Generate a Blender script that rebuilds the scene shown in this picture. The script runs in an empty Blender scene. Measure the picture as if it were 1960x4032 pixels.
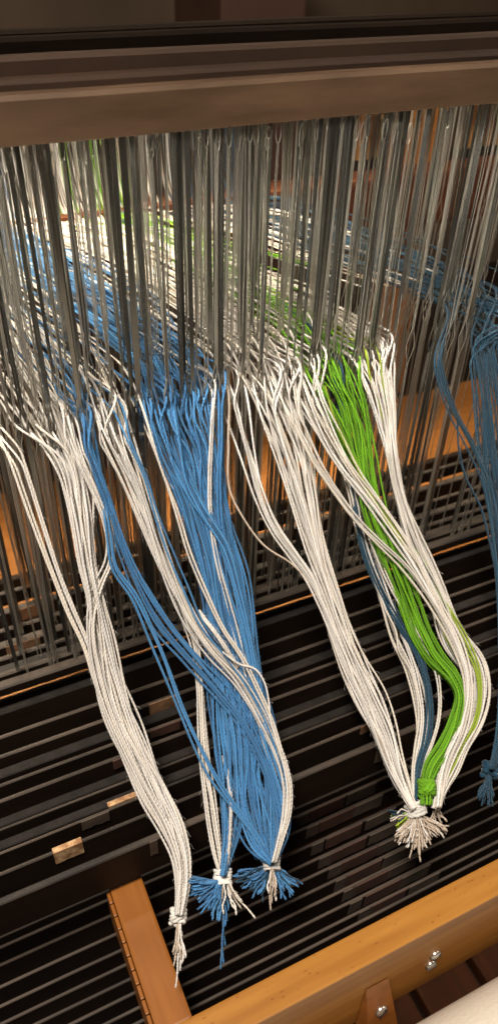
import bpy, math, random
import numpy as np
from mathutils import Matrix, Vector

random.seed(7)
rng = np.random.default_rng(7)
sc = bpy.context.scene

# ------------------------------------------------------------------ camera
D = 0.30                                   # metres from the lens to the plane of the front shaft
EYE_H = 1.30                               # height of the lens over the floor
F = 3028.0                                 # focal length in pixels of the 1960 x 4032 photograph
dX = np.array([7950., -2236., F]); dX /= np.linalg.norm(dX)
dD = np.array([(2236. * 3700. - F * F) / 7950., 3700., F]); dD /= np.linalg.norm(dD)
dY = np.cross(dX, dD)
cam_d = bpy.data.cameras.new("camera")
cam = bpy.data.objects.new("camera", cam_d)
sc.collection.objects.link(cam)
# world axes: X along the loom, Y away from the viewer, Z up
right = Vector((dX[0], dY[0], -dD[0])); up = -Vector((dX[1], dY[1], -dD[1])); back = -Vector((dX[2], dY[2], -dD[2]))
m = Matrix((right, up, back)).transposed().to_4x4()
m.translation = (0, 0, EYE_H)
cam.matrix_world = m
cam_d.sensor_fit = 'VERTICAL'; cam_d.sensor_height = 24.0; cam_d.lens = 24.0 * F / 4032.0
cam_d.clip_start = 0.01; cam_d.clip_end = 50
cam_d.dof.use_dof = True; cam_d.dof.focus_distance = 0.362; cam_d.dof.aperture_fstop = 8.0
sc.camera = cam

# ------------------------------------------------------------------ light
w = bpy.data.worlds.new("World"); sc.world = w; w.use_nodes = True
w.node_tree.nodes["Background"].inputs[0].default_value = (1.0, 0.80, 0.60, 1)
w.node_tree.nodes["Background"].inputs[1].default_value = 0.07
sc.view_settings.view_transform = 'Standard'; sc.view_settings.look = 'None'
sc.view_settings.exposure = 0.0; sc.view_settings.gamma = 1.0


def area(name, loc, target, size, power, col):
    l = bpy.data.lights.new(name, 'AREA'); l.shape = 'RECTANGLE'; l.size, l.size_y = size
    l.energy = power; l.color = col
    o = bpy.data.objects.new(name, l); sc.collection.objects.link(o)
    o.location = loc
    o.rotation_euler = (Vector(target) - Vector(loc)).to_track_quat('-Z', 'Y').to_euler()
    return o


area("room_lamp", (-0.25, -0.06, EYE_H + 1.0), (0.15, 0.2, EYE_H - 0.3), (0.30, 0.30), 31.0, (1.0, 0.90, 0.78))
area("side_lamp", (1.5, 0.1, EYE_H + 0.75), (0.25, 0.25, EYE_H - 0.2), (0.25, 0.5), 9.0, (1.0, 0.88, 0.72))
area("heddle_fill_light", (-0.75, -0.40, EYE_H + 0.30), (0.15, 0.3, EYE_H - 0.06), (0.25, 0.20), 0.30, (1.0, 0.92, 0.80)).data.spread = math.radians(17)  # added fill light, narrowed to brighten only the upper heddles
area("rear_lamp", (0.10, 0.62, EYE_H + 0.42), (0.10, 0.52, EYE_H - 0.2), (0.6, 0.16), 3.2, (1.0, 0.86, 0.62)).data.spread = math.radians(40)

# ------------------------------------------------------------------ helpers
K = 1960.0 / 1252.0                        # sketch units (1252 wide) to photograph pixels


def ray(u, v):
    r = np.array([u * K - 980.0, v * K - 2016.0, F])
    return np.array([r @ dX, r @ dY, -(r @ dD)])


def W(p):
    p = np.asarray(p, float).copy(); p[..., 2] += EYE_H
    return p


def drape_y(s):
    """How far out the hanging yarn lies, by steepness of view: falls from the heddle eyes, then lies over the bars."""
    return np.interp(s, _DS, _DY) * D


_t = np.linspace(-0.12, 1, 400)              # a slack curve in the Y-Z plane: eye -> bars -> knots
_DYc = (1 - _t)**2 * 1.0 + 2 * _t * (1 - _t) * 0.80 + _t**2 * 0.38
_DZc = (1 - _t)**2 * -0.63 + 2 * _t * (1 - _t) * -1.17 + _t**2 * -1.30
_DS = -_DZc / _DYc; _DY = _DYc


def drape(u, v, lift=0.0):
    r = ray(u, v); s = -r[2] / r[1]
    p = r * (float(drape_y(s)) / r[1])
    n = np.linalg.norm(p)
    return p * (1 - lift / n)


def at_y(u, v, y):
    r = ray(u, v); return r * (y / r[1])


def at_z(u, v, z):
    r = ray(u, v); return r * (z / r[2])


def link(o, parent=None):
    sc.collection.objects.link(o)
    if parent is not None:
        o.parent = parent
    return o


def tag(o, label=None, cat=None, group=None, kind=None):
    if label: o["label"] = label
    if cat: o["category"] = cat
    if group: o["group"] = group
    if kind: o["kind"] = kind
    return o


def empty(name, loc, label, cat, group=None):
    o = bpy.data.objects.new(name, None); o.empty_display_size = 0.02
    o.location = loc
    link(o)
    return tag(o, label, cat, group)


def mesh_np(name, V, Q, mat, smooth=True, uv=None, T=None):
    me = bpy.data.meshes.new(name)
    nq = len(Q); nt = 0 if T is None else len(T)
    me.vertices.add(len(V)); me.vertices.foreach_set("co", np.asarray(V, np.float32).ravel())
    idx = np.asarray(Q, np.int32).ravel()
    if nt: idx = np.concatenate([idx, np.asarray(T, np.int32).ravel()])
    me.loops.add(len(idx)); me.loops.foreach_set("vertex_index", idx)
    me.polygons.add(nq + nt)
    ls = np.concatenate([np.arange(nq) * 4, nq * 4 + np.arange(nt) * 3]).astype(np.int32)
    me.polygons.foreach_set("loop_start", ls)
    me.polygons.foreach_set("use_smooth", np.full(nq + nt, smooth))
    if uv is not None:
        l = me.uv_layers.new(name="UVMap")
        l.data.foreach_set("uv", np.asarray(uv, np.float32)[idx].ravel())
    me.update(calc_edges=True); me.validate()
    me.materials.append(mat)
    return me


def spline(P, step):
    """Smooth curve through P (n x k), resampled about every `step` of the first three columns."""
    P = np.asarray(P, float); n = len(P)
    seg = np.linalg.norm(np.diff(P[:, :3], axis=0), axis=1); seg = np.maximum(seg, 1e-6)
    t = np.concatenate([[0], np.cumsum(seg)])
    M = np.zeros_like(P)
    d = np.diff(P, axis=0) / seg[:, None]
    M[1:-1] = (d[:-1] * seg[1:, None] + d[1:] * seg[:-1, None]) / (seg[:-1] + seg[1:])[:, None]
    M[0], M[-1] = d[0], d[-1]
    N = max(3, int(t[-1] / step) + 1)
    x = np.linspace(0, t[-1], N)
    k = np.clip(np.searchsorted(t, x, side='right') - 1, 0, n - 2)
    h = seg[k][:, None]; q = ((x - t[k])[:, None]) / h
    return (2 * q**3 - 3 * q**2 + 1) * P[k] + (q**3 - 2 * q**2 + q) * h * M[k] + (-2 * q**3 + 3 * q**2) * P[k + 1] + (q**3 - q**2) * h * M[k + 1]


def sweep(C, rad, sides=8, twist=0.0, flat=0.0, ref=None, phase=0.0):
    """Tube along C. twist = metres per full turn, flat = depth of the groove between the two plies. -> V, Q, uv"""
    C = np.asarray(C, float); n = len(C)
    Tn = np.gradient(C, axis=0); Tn /= np.maximum(np.linalg.norm(Tn, axis=1), 1e-9)[:, None]
    if ref is None:
        ref = np.eye(3)[np.argmin(np.abs(Tn).max(axis=0))]
    A = np.cross(Tn, ref); A /= np.maximum(np.linalg.norm(A, axis=1), 1e-9)[:, None]
    B = np.cross(Tn, A)
    L = np.concatenate([[0], np.cumsum(np.linalg.norm(np.diff(C, axis=0), axis=1))])
    th0 = np.arange(sides) * 2 * math.pi / sides
    base = np.broadcast_to(np.asarray(rad, float), (n,))
    prof = 1 - flat * (1 - np.abs(np.cos(th0)))**1.5
    rot = (L / twist * 2 * math.pi if twist else np.zeros(n)) + phase
    th = th0[None, :] + rot[:, None]
    R = base[:, None] * prof[None, :]
    V = C[:, None, :] + R[..., None] * (np.cos(th)[..., None] * A[:, None, :] + np.sin(th)[..., None] * B[:, None, :])
    V = V.reshape(-1, 3)
    i = np.arange(n - 1)[:, None] * sides; j = np.arange(sides)[None, :]; j2 = (j + 1) % sides
    Q = np.stack([i + j, i + j2, i + sides + j2, i + sides + j], -1).reshape(-1, 4)
    uv = np.stack([np.broadcast_to(L[:, None], (n, sides)), np.broadcast_to(np.arange(sides)[None, :] / sides, (n, sides))], -1).reshape(-1, 2)
    return V, Q, uv


def caps(n, sides):
    a = [(0, k + 1, k) for k in range(1, sides - 1)]
    b0 = (n - 1) * sides
    return a + [(b0, b0 + k, b0 + k + 1) for k in range(1, sides - 1)]


def join(parts):
    Vs, Qs, U, o = [], [], [], 0
    for V, Q, uv in parts:
        Vs.append(V); Qs.append(np.asarray(Q) + o); U.append(uv); o += len(V)
    return np.concatenate(Vs), np.concatenate(Qs), np.concatenate(U)


def add_mesh(name, V, Q, mat, parent=None, uv=None, T=None, smooth=True):
    V = np.asarray(V, float)
    if parent is not None:
        V = V - np.array(parent.location)
    return link(bpy.data.objects.new(name, mesh_np(name, V, Q, mat, smooth, uv, T)), parent)


def box_mesh(name, lo, hi, mat, bevel=0.001, seg=2, rot=None, wob=0.0, mats=None):
    """Bevelled box between two corners, as a mesh datablock."""
    import bmesh
    bm = bmesh.new()
    bmesh.ops.create_cube(bm, size=1.0)
    lo, hi = np.array(lo, float), np.array(hi, float)
    for v in bm.verts:
        v.co = Vector((lo + hi) / 2 + np.array(v.co) * (hi - lo))
    if wob:
        for v in bm.verts:
            v.co += Vector(rng.normal(0, wob, 3))
    if bevel:
        bmesh.ops.bevel(bm, geom=list(bm.edges), offset=bevel, segments=seg, profile=0.6, affect='EDGES')
    me = bpy.data.meshes.new(name); bm.to_mesh(me); bm.free()
    me.materials.append(mat)
    for p in me.polygons: p.use_smooth = False
    return me


def box(name, lo, hi, mat, parent=None, bevel=0.001, wob=0.0):
    """Corners in loom coordinates (camera at the origin)."""
    lo, hi = W(lo), W(hi)
    if parent is not None:
        o = np.array(parent.location); lo, hi = lo - o, hi - o
    return link(bpy.data.objects.new(name, box_mesh(name, lo, hi, mat, bevel, wob=wob)), parent)


# ------------------------------------------------------------------ materials
def nodes(name):
    mt = bpy.data.materials.new(name); mt.use_nodes = True
    nt = mt.node_tree; b = nt.nodes["Principled BSDF"]
    return mt, nt, b


def N(nt, t, **kw):
    n = nt.nodes.new(t)
    for k, v in kw.items():
        setattr(n, k, v)
    return n


def yarn_mat(name, col, var=0.14, rough=0.72, sheen=0.25, warm=None):
    mt, nt, b = nodes(name)
    oi = N(nt, 'ShaderNodeObjectInfo')
    uv = N(nt, 'ShaderNodeUVMap')
    sep = N(nt, 'ShaderNodeSeparateXYZ'); nt.links.new(uv.outputs[0], sep.inputs[0])
    geo = N(nt, 'ShaderNodeNewGeometry')
    no = N(nt, 'ShaderNodeTexNoise'); no.inputs['Scale'].default_value = 130; no.inputs['Detail'].default_value = 3
    nt.links.new(geo.outputs['Position'], no.inputs['Vector'])
    # value from per-strand dye variation and mottling
    m1 = N(nt, 'ShaderNodeMath', operation='MULTIPLY_ADD'); nt.links.new(oi.outputs['Random'], m1.inputs[0]); m1.inputs[1].default_value = 2 * var; m1.inputs[2].default_value = 1 - var
    m2 = N(nt, 'ShaderNodeMath', operation='MULTIPLY_ADD'); nt.links.new(no.outputs['Fac'], m2.inputs[0]); m2.inputs[1].default_value = 0.3; m2.inputs[2].default_value = 0.85
    m3 = N(nt, 'ShaderNodeMath', operation='MULTIPLY'); nt.links.new(m1.outputs[0], m3.inputs[0]); nt.links.new(m2.outputs[0], m3.inputs[1])
    mx = N(nt, 'ShaderNodeMix', data_type='RGBA', blend_type='MULTIPLY'); mx.inputs['Factor'].default_value = 1
    mc = N(nt, 'ShaderNodeMix', data_type='RGBA')
    mc.inputs['A'].default_value = (*col, 1); mc.inputs['B'].default_value = (*(warm or col), 1)
    fr = N(nt, 'ShaderNodeMath', operation='FRACT'); ml = N(nt, 'ShaderNodeMath', operation='MULTIPLY'); ml.inputs[1].default_value = 7.31
    nt.links.new(oi.outputs['Random'], ml.inputs[0]); nt.links.new(ml.outputs[0], fr.inputs[0]); nt.links.new(fr.outputs[0], mc.inputs['Factor'])
    nt.links.new(mc.outputs['Result'], mx.inputs['A']); nt.links.new(m3.outputs[0], mx.inputs['B'])
    nt.links.new(mx.outputs['Result'], b.inputs['Base Color'])
    b.inputs['Roughness'].default_value = rough
    b.inputs['Sheen Weight'].default_value = sheen; b.inputs['Sheen Roughness'].default_value = 0.4
    b.inputs['Specular IOR Level'].default_value = 0.35
    # fine fibres running round the plies
    cb = N(nt, 'ShaderNodeCombineXYZ')
    a1 = N(nt, 'ShaderNodeMath', operation='MULTIPLY'); a1.inputs[1].default_value = 900; nt.links.new(sep.outputs[0], a1.inputs[0])
    a2 = N(nt, 'ShaderNodeMath', operation='MULTIPLY_ADD'); a2.inputs[1].default_value = 14; nt.links.new(sep.outputs[1], a2.inputs[0]); nt.links.new(a1.outputs[0], a2.inputs[2])
    nt.links.new(a2.outputs[0], cb.inputs[0]); nt.links.new(sep.outputs[1], cb.inputs[1])
    n2 = N(nt, 'ShaderNodeTexNoise'); n2.inputs['Scale'].default_value = 1.5; nt.links.new(cb.outputs[0], n2.inputs['Vector'])
    bu = N(nt, 'ShaderNodeBump'); bu.inputs['Strength'].default_value = 0.5; bu.inputs['Distance'].default_value = 0.0003
    nt.links.new(n2.outputs['Fac'], bu.inputs['Height']); nt.links.new(bu.outputs[0], b.inputs['Normal'])
    return mt


def solid(name, col, rough=0.5, metal=0.0, var=0.25, scale=60, col2=None, stretch=(1, 1, 1), bump=0.0, spec=0.5, thr=(0.35, 0.7)):
    mt, nt, b = nodes(name)
    tc = N(nt, 'ShaderNodeNewGeometry')
    mp = N(nt, 'ShaderNodeMapping'); mp.inputs['Scale'].default_value = stretch
    nt.links.new(tc.outputs['Position'], mp.inputs['Vector'])
    no = N(nt, 'ShaderNodeTexNoise'); no.inputs['Scale'].default_value = scale; no.inputs['Detail'].default_value = 6; no.inputs['Roughness'].default_value = 0.6
    nt.links.new(mp.outputs[0], no.inputs['Vector'])
    cr = N(nt, 'ShaderNodeValToRGB')
    c2 = col2 or tuple(c * (1 - var) for c in col)
    cr.color_ramp.elements[0].position = thr[0]; cr.color_ramp.elements[0].color = (*c2, 1)
    cr.color_ramp.elements[1].position = thr[1]; cr.color_ramp.elements[1].color = (*col, 1)
    nt.links.new(no.outputs['Fac'], cr.inputs[0]); nt.links.new(cr.outputs[0], b.inputs['Base Color'])
    b.inputs['Roughness'].default_value = rough; b.inputs['Metallic'].default_value = metal; b.inputs['Specular IOR Level'].default_value = spec
    if bump:
        bu = N(nt, 'ShaderNodeBump'); bu.inputs['Strength'].default_value = bump; bu.inputs['Distance'].default_value = 0.001
        nt.links.new(no.outputs['Fac'], bu.inputs['Height']); nt.links.new(bu.outputs[0], b.inputs['Normal'])
    return mt


def wood_mat(name, c1, c2, rough=0.35, flecks=False, axis=0, coat=0.15):
    mt, nt, b = nodes(name)
    tc = N(nt, 'ShaderNodeNewGeometry')
    mp = N(nt, 'ShaderNodeMapping')
    s = [110, 110, 110]; s[axis] = 7
    mp.inputs['Scale'].default_value = s
    nt.links.new(tc.outputs['Position'], mp.inputs['Vector'])
    no = N(nt, 'ShaderNodeTexNoise'); no.inputs['Scale'].default_value = 1.3; no.inputs['Detail'].default_value = 5
    nt.links.new(mp.outputs[0], no.inputs['Vector'])
    cr = N(nt, 'ShaderNodeValToRGB')
    cr.color_ramp.elements[0].position = 0.3; cr.color_ramp.elements[0].color = (*c2, 1)
    cr.color_ramp.elements[1].position = 0.75; cr.color_ramp.elements[1].color = (*c1, 1)
    nt.links.new(no.outputs['Fac'], cr.inputs[0])
    out = cr.outputs[0]
    if flecks:
        vo = N(nt, 'ShaderNodeTexVoronoi'); vo.inputs['Scale'].default_value = 1.0
        m2 = N(nt, 'ShaderNodeMapping'); s2 = [420, 420, 420]; s2[axis] = 170; m2.inputs['Scale'].default_value = s2
        nt.links.new(tc.outputs['Position'], m2.inputs['Vector']); nt.links.new(m2.outputs[0], vo.inputs['Vector'])
        c3 = N(nt, 'ShaderNodeValToRGB')
        c3.color_ramp.elements[0].position = 0.10; c3.color_ramp.elements[0].color = (0.74, 0.62, 0.55, 1)
        c3.color_ramp.elements[1].position = 0.22; c3.color_ramp.elements[1].color = (1, 1, 1, 1)
        nt.links.new(vo.outputs['Distance'], c3.inputs[0])
        n3 = N(nt, 'ShaderNodeTexNoise'); n3.inputs['Scale'].default_value = 55; nt.links.new(tc.outputs['Position'], n3.inputs['Vector'])
        gt = N(nt, 'ShaderNodeMath', operation='GREATER_THAN'); gt.inputs[1].default_value = 0.5; nt.links.new(n3.outputs['Fac'], gt.inputs[0])
        mx = N(nt, 'ShaderNodeMix', data_type='RGBA', blend_type='MULTIPLY'); nt.links.new(gt.outputs[0], mx.inputs['Factor'])
        nt.links.new(out, mx.inputs['A']); nt.links.new(c3.outputs[0], mx.inputs['B']); out = mx.outputs['Result']
    nt.links.new(out, b.inputs['Base Color'])
    b.inputs['Roughness'].default_value = rough
    b.inputs['Coat Weight'].default_value = coat; b.inputs['Specular IOR Level'].default_value = 0.15 + coat; b.inputs['Coat Roughness'].default_value = 0.3
    return mt


M = {
    'white': yarn_mat('white_cotton', (0.69, 0.665, 0.645), warm=(0.66, 0.60, 0.52)),
    'blue': yarn_mat('blue_cotton', (0.050, 0.20, 0.415), var=0.3, warm=(0.032, 0.145, 0.34)),
    'green': yarn_mat('green_cotton', (0.15, 0.37, 0.010), var=0.3, warm=(0.10, 0.27, 0.005), sheen=0.05),
    'olive': yarn_mat('lime_cotton', (0.30, 0.42, 0.03), warm=(0.27, 0.36, 0.02)),
    'teal': yarn_mat('teal_cotton', (0.007, 0.050, 0.090), var=0.25, warm=(0.005, 0.036, 0.07)),
    'tan': yarn_mat('tan_cotton', (0.50, 0.40, 0.31), warm=(0.46, 0.38, 0.31)),
    'tie': yarn_mat('white_tie_cord', (0.74, 0.72, 0.68), rough=0.6),
    'steel': solid('heddle_steel', (0.72, 0.68, 0.59), 0.33, 0.75, 0.35, 90, stretch=(1, 1, 0.15)),
    'steel_flat': solid('flat_heddle_steel', (0.50, 0.50, 0.46), 0.25, 0.95, 0.5, 60, stretch=(1, 1, 0.1)),
    'bar': solid('dark_stained_bar', (0.019, 0.011, 0.007), 0.6, 0, 0.5, 40, stretch=(0.3, 1, 1), bump=0.2, spec=0.15),
    'edge': solid('lit_bar_edge', (0.075, 0.053, 0.038), 0.6, 0, 0.85, 45, stretch=(0.25, 1, 1), bump=0.2),  # bar tops painted lighter, as if overhead light caught them
    'dust': solid('dusty_black_bar', (0.021, 0.017, 0.015), 0.7, 0, 0.5, 140, bump=0.3, spec=0.2),
    'front': solid('worn_brown_bar', (0.078, 0.045, 0.024), 0.65, 0, 0.4, 60, col2=(0.036, 0.019, 0.009), stretch=(0.22, 1, 1.3), bump=0.3, spec=0.25),
    'topbar': solid('brown_bar_behind', (0.022, 0.011, 0.006), 0.7, 0, 0.4, 28, stretch=(0.35, 1, 1), spec=0.15),
    'blackbar': solid('black_brown_bar', (0.005, 0.003, 0.002), 0.8, 0, 0.4, 28, stretch=(0.35, 1, 1), spec=0.02),
    'rail': wood_mat('varnished_maple_rail', (0.43, 0.195, 0.036), (0.29, 0.115, 0.019), 0.33, True, 0),
    'post': wood_mat('varnished_maple_post', (0.31, 0.112, 0.019), (0.20, 0.064, 0.010), 0.36, False, 1),
    'plank': wood_mat('orange_floor_plank', (0.32, 0.125, 0.025), (0.22, 0.075, 0.014), 0.5, False, 0),
    'treadle': wood_mat('dark_red_brown_board', (0.085, 0.026, 0.008), (0.045, 0.014, 0.005), 0.7, False, 1, 0.0),
    'screw': solid('zinc_screw', (0.62, 0.60, 0.56), 0.32, 1.0, 0.3, 300),
    'label_cream': solid('torn_paper_label', (0.62, 0.40, 0.21), 0.8, 0, 0.3, 190, col2=(0.27, 0.13, 0.055), thr=(0.42, 0.62)),
    'label_brown': solid('aged_paper_label', (0.30, 0.16, 0.075), 0.8, 0, 0.4, 170, col2=(0.13, 0.065, 0.032)),
    'label_red': solid('red_brown_label', (0.075, 0.030, 0.019), 0.75, 0, 0.4, 120, col2=(0.05, 0.02, 0.013)),
    'label_grey': solid('grey_brown_label', (0.085, 0.058, 0.04), 0.75, 0, 0.4, 120),
    'cloth': solid('white_woven_cloth', (0.80, 0.74, 0.64), 0.9, 0, 0.06, 400, bump=0.4),
    'wall': solid('brown_room_wall', (0.20, 0.135, 0.085), 0.8, 0, 0.2, 4),
    'cabinet': solid('red_brown_cabinet', (0.12, 0.055, 0.035), 0.6, 0, 0.3, 6),
    'floor': solid('dark_floor', (0.05, 0.028, 0.016), 0.5, 0, 0.5, 8),
    'warp_riser': wood_mat('tan_warp_riser', (0.50, 0.28, 0.11), (0.40, 0.2, 0.07), 0.5, False, 2),
    'black': solid('plain_black', (0.012, 0.010, 0.009), 0.5, 0, 0.3, 60),
}

# ------------------------------------------------------------------ setting
fl = box("floor", (-3, -2, -EYE_H - 0.05), (4, 5, -EYE_H), M['floor'], bevel=0); tag(fl, kind="structure", label="dark floor far below the loom")
wl = box("wall", (-3, 2.6, -EYE_H), (5, 2.7, 1.6), M['wall'], bevel=0); tag(wl, kind="structure", label="dim brown wall beyond the loom")
p = at_y(655, 20, 1.9)
c = box("cabinet", (p[0] - 0.10, 1.9, -EYE_H), (p[0] + 0.12, 2.2, p[2] + 0.25), M['cabinet'], bevel=0.006)
tag(c, "blurred red brown cabinet standing far behind the loom", "cabinet")
pl = box("bottom_plank", (-0.5, 1.13 * D, -1.62 * D), (1.2, 2.12 * D, -1.56 * D), M['plank'], bevel=0.002)
tag(pl, "wide orange wooden plank lying beneath the heddles behind the dark bars", "plank")
bb = box("back_beam", (-0.5, 2.0 * D, -0.84 * D), (1.2, 2.10 * D, -0.672 * D), M['treadle'], bevel=0.004)
tag(bb, "dark brown wooden back beam that the warp threads pass over", "beam")
wb = box("warp_bar", (-0.5, 2.06 * D, -0.36 * D), (1.2, 2.3 * D, -0.31 * D), M['bar'], bevel=0.002)
tag(wb, "dark bar high behind the shafts that the rising warp threads reach", "bar")
po = box("loom_post", (0.745 * 2.1 * D, 2.14 * D, -1.56 * D), (0.745 * 2.1 * D + 0.05, 2.24 * D, -0.37 * D), M['plank'], bevel=0.003)
tag(po, "upright orange wooden post behind the warp at the right", "post")
for k in range(14):  # stand-ins for rising tan warp threads, simplified to rods with black block ends
    x = (0.66 + 0.018 * k + (0.055 if k > 6 else 0)) * 2.25 * D
    d_ = empty("warp_riser", W((x, 2.27 * D, -0.745 * D)), "slim tan warp thread built as a rod with a black socket behind the heddles", "rod", "tan threads built as rods behind the heddles at the right")
    V, Q, uv = sweep(np.array([W((x, 2.27 * D, z * D)) for z in np.linspace(-0.70, -0.34, 4)]), 0.0036, 8, ref=np.array([1., 0, 0]))
    add_mesh("rod", V, Q, M['warp_riser'], d_, uv)
    box("end", (x - 0.0047, 2.27 * D - 0.0047, -0.76 * D), (x + 0.0047, 2.27 * D + 0.0047, -0.695 * D), M['black'], d_, 0.0008)

X0, X1 = -0.30, 0.95


def bar_obj(name, x0, x1, y0, y1, z0, z1, mat, edge, parent=None, bevel=0.0009, sag=0.0, tilt=0.0):
    """Long dark bar; its narrow top face carries the edge material, where light from above is painted in."""
    import bmesh
    bm = bmesh.new()
    n = 14
    xs = np.linspace(x0, x1, n)
    rings = []
    b = min(bevel, (y1 - y0) * 0.3)
    prof = [(y0, z0), (y1, z0), (y1, z1 - b), (y1 - b, z1), (y0 + b, z1), (y0, z1 - b)]
    off = np.array([0, 0, EYE_H]) - (np.array(parent.location) if parent is not None else 0)
    for q, x in enumerate(xs):
        jz = rng.normal(0, 0.00025) + tilt * (x - 0.2); jy = rng.normal(0, 0.0002)
        rings.append([bm.verts.new(Vector(np.array([x, yy + jy, zz + jz]) + off)) for yy, zz in prof])
    for a, c_ in zip(rings[:-1], rings[1:]):
        for k in range(6):
            f = bm.faces.new((a[k], a[(k + 1) % 6], c_[(k + 1) % 6], c_[k]))
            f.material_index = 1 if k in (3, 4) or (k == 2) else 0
    bm.faces.new(rings[0][::-1]); bm.faces.new(rings[-1])
    bmesh.ops.recalc_face_normals(bm, faces=bm.faces)
    me = bpy.data.meshes.new(name); bm.to_mesh(me); bm.free()
    me.materials.append(mat); me.materials.append(edge)
    return link(bpy.data.objects.new(name, me), parent)


# ------------------------------------------------------------------ shafts
SH_Y = [1.0 * D, 1.09 * D, 1.23 * D, 1.39 * D, 1.53 * D]
# steepness of view of the two lower members of each shaft
SH_S = [(1.153, 1.132), (1.114, 1.093), (1.053, 1.023), (0.975, 0.937), (0.905, 0.90)]
SH_TOP = [-0.187 * D, -0.188 * D, -0.187 * D, -0.187 * D, -0.195 * D]
ORD = ["front", "second", "third", "fourth", "rearmost"]
shafts = []
for k, y in enumerate(SH_Y):
    zt = SH_TOP[k]
    zlow = -SH_S[k][0] * y
    e = empty("loom_shaft", W((0.2, y, zlow)), {
        0: "front shaft of the loom with the broad worn brown top bar",
        1: "second shaft, its darker top bar showing just behind the broad brown one",
        2: "third shaft from the front, with a dark brown top bar",
        3: "fourth shaft from the front, with a nearly black top bar",
        4: "rearmost shaft, its lower black bar crossing the orange plank"}[k], "shaft", "shafts of the loom")
    shafts.append(e)
    mt = M['front'] if k == 0 else M['topbar'] if k < 3 else M['blackbar']
    ht = 0.051 * D if k == 0 else 0.045 * D
    yb = y - 0.012
    b_ = bar_obj("top_bar", X0, X1, yb, yb + 0.0085, zt - ht, zt, mt, mt, e, 0.0015)
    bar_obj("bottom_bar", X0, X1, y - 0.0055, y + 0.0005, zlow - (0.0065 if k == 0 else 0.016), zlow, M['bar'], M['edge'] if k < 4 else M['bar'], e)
    z2 = -SH_S[k][1] * (y + 0.006)
    if k < 4:
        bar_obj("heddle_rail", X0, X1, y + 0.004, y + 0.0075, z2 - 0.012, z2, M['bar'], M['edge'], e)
    for xx in (X0 - 0.008, X1 + 0.008):
        box("end_stay", (xx - 0.008, y - 0.005, zlow - 0.018), (xx + 0.008, y + 0.003, zt), M['bar'], e)
# rear top bars of further shafts fill the castle
# ------------------------------------------------------------------ lower bars
labels_spec = []                            # (bar, x0, x1, mat, drop)
BARS = [  # steepness of view of the top edge, half the top width (m), material of the top
    (1.209, 1.4, 'edge'), (1.245, 2.4, 'dust'), (1.316, 1.6, 'edge'), (1.376, 1.6, 'edge'), (1.441, 2.6, 'dust'),
    (1.470, 1.3, 'edge'), (1.529, 1.5, 'edge'), (1.615, 2.2, 'dust'), (1.626, 0.9, 'edge'), (1.70, 2.2, 'dust'),
    (1.720, 1.0, 'edge'), (1.804, 1.3, 'edge'), (1.940, 2.4, 'edge')]
ORDW = ["first", "second", "third", "fourth", "fifth", "sixth", "seventh", "eighth", "ninth", "tenth", "eleventh", "twelfth", "thirteenth", "fourteenth", "fifteenth", "sixteenth", "seventeenth", "eighteenth"]
bars = []
ZB = -1.205 * D
for k, (s, hw, mt) in enumerate(BARS):
    z = ZB + rng.normal(0, 0.0006) - (0.004 if mt == 'dust' else 0.0)
    y = -z / s
    hgt = 0.020 if k < len(BARS) - 1 else 0.028
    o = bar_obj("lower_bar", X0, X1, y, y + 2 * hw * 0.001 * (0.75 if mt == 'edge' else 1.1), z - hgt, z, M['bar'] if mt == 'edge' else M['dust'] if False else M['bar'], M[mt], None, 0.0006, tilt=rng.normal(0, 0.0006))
    bars.append((o, y, z))
    lab = "dark %s bar under the hanging yarn, %s from the heddle ends in the upper set" % ("dusty" if mt == 'dust' else "narrow", ORDW[k])
    if k == len(BARS) - 1: lab = "broad edged black bar, last of the upper set before the dark gap"
    tag(o, lab, "bar", "dark bars under the hanging yarn")
DEEP = [2.10, 2.151, 2.248, 2.378, 2.498, 2.610, 2.735, 2.86, 3.0, 3.13, 3.25]
deep = []
for k, s in enumerate(DEEP):
    z = -1.46 * D - (0.006 if s == 2.10 else 0) + rng.normal(0, 0.0005)
    y = -z / s
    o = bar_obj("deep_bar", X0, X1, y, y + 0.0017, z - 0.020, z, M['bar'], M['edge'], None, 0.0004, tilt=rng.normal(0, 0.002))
    deep.append((o, y, z))
    tag(o, "thin dark bar low between the dark gap and the orange rail, %s from the gap" % ORDW[k], "bar", "deep dark bars behind the rail")


def label_on(bar, u0, v0, u1, mat, drop, name="paper_label", over=0.0):
    """Small paper label stuck on the front face of a bar (and folded over its top when `over` is set)."""
    o, y, z = bar
    a = at_y(u0, v0, y); b_ = at_y(u1, v0 - (u1 - u0) * 0.4, y)
    x0, x1 = a[0], b_[0]
    n = 8
    xs = np.linspace(x0, x1, n)
    V = []
    for x in xs:
        r = rng.normal(0, 0.0004)
        V += [(x, y + over, z + 0.0005), (x, y - 0.0006, z + 0.0003), (x + r * 0.4, y - 0.0007, z - drop + r),
              (x, y + over, z + 0.0002), (x, y - 0.0003, z - 0.0002), (x + r * 0.4, y - 0.0003, z - drop + r)]
    V = W(np.array(V)); Q = []
    for i in range(n - 1):
        s_, e_ = i * 6, i * 6 + 6
        Q += [(s_, s_ + 1, e_ + 1, e_), (s_ + 1, s_ + 2, e_ + 2, e_ + 1), (s_ + 4, s_ + 3, e_ + 3, e_ + 4), (s_ + 5, s_ + 4, e_ + 4, e_ + 5), (s_ + 2, s_ + 5, e_ + 5, e_ + 2), (s_ + 3, s_, e_, e_ + 3)]
    Q += [(0, 3, 4, 1), (1, 4, 5, 2)]; t = (n - 1) * 6
    Q += [(t, t + 1, t + 4, t + 3), (t + 1, t + 2, t + 5, t + 4)]
    return add_mesh(name, V, Q, mat, o, smooth=False)


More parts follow.
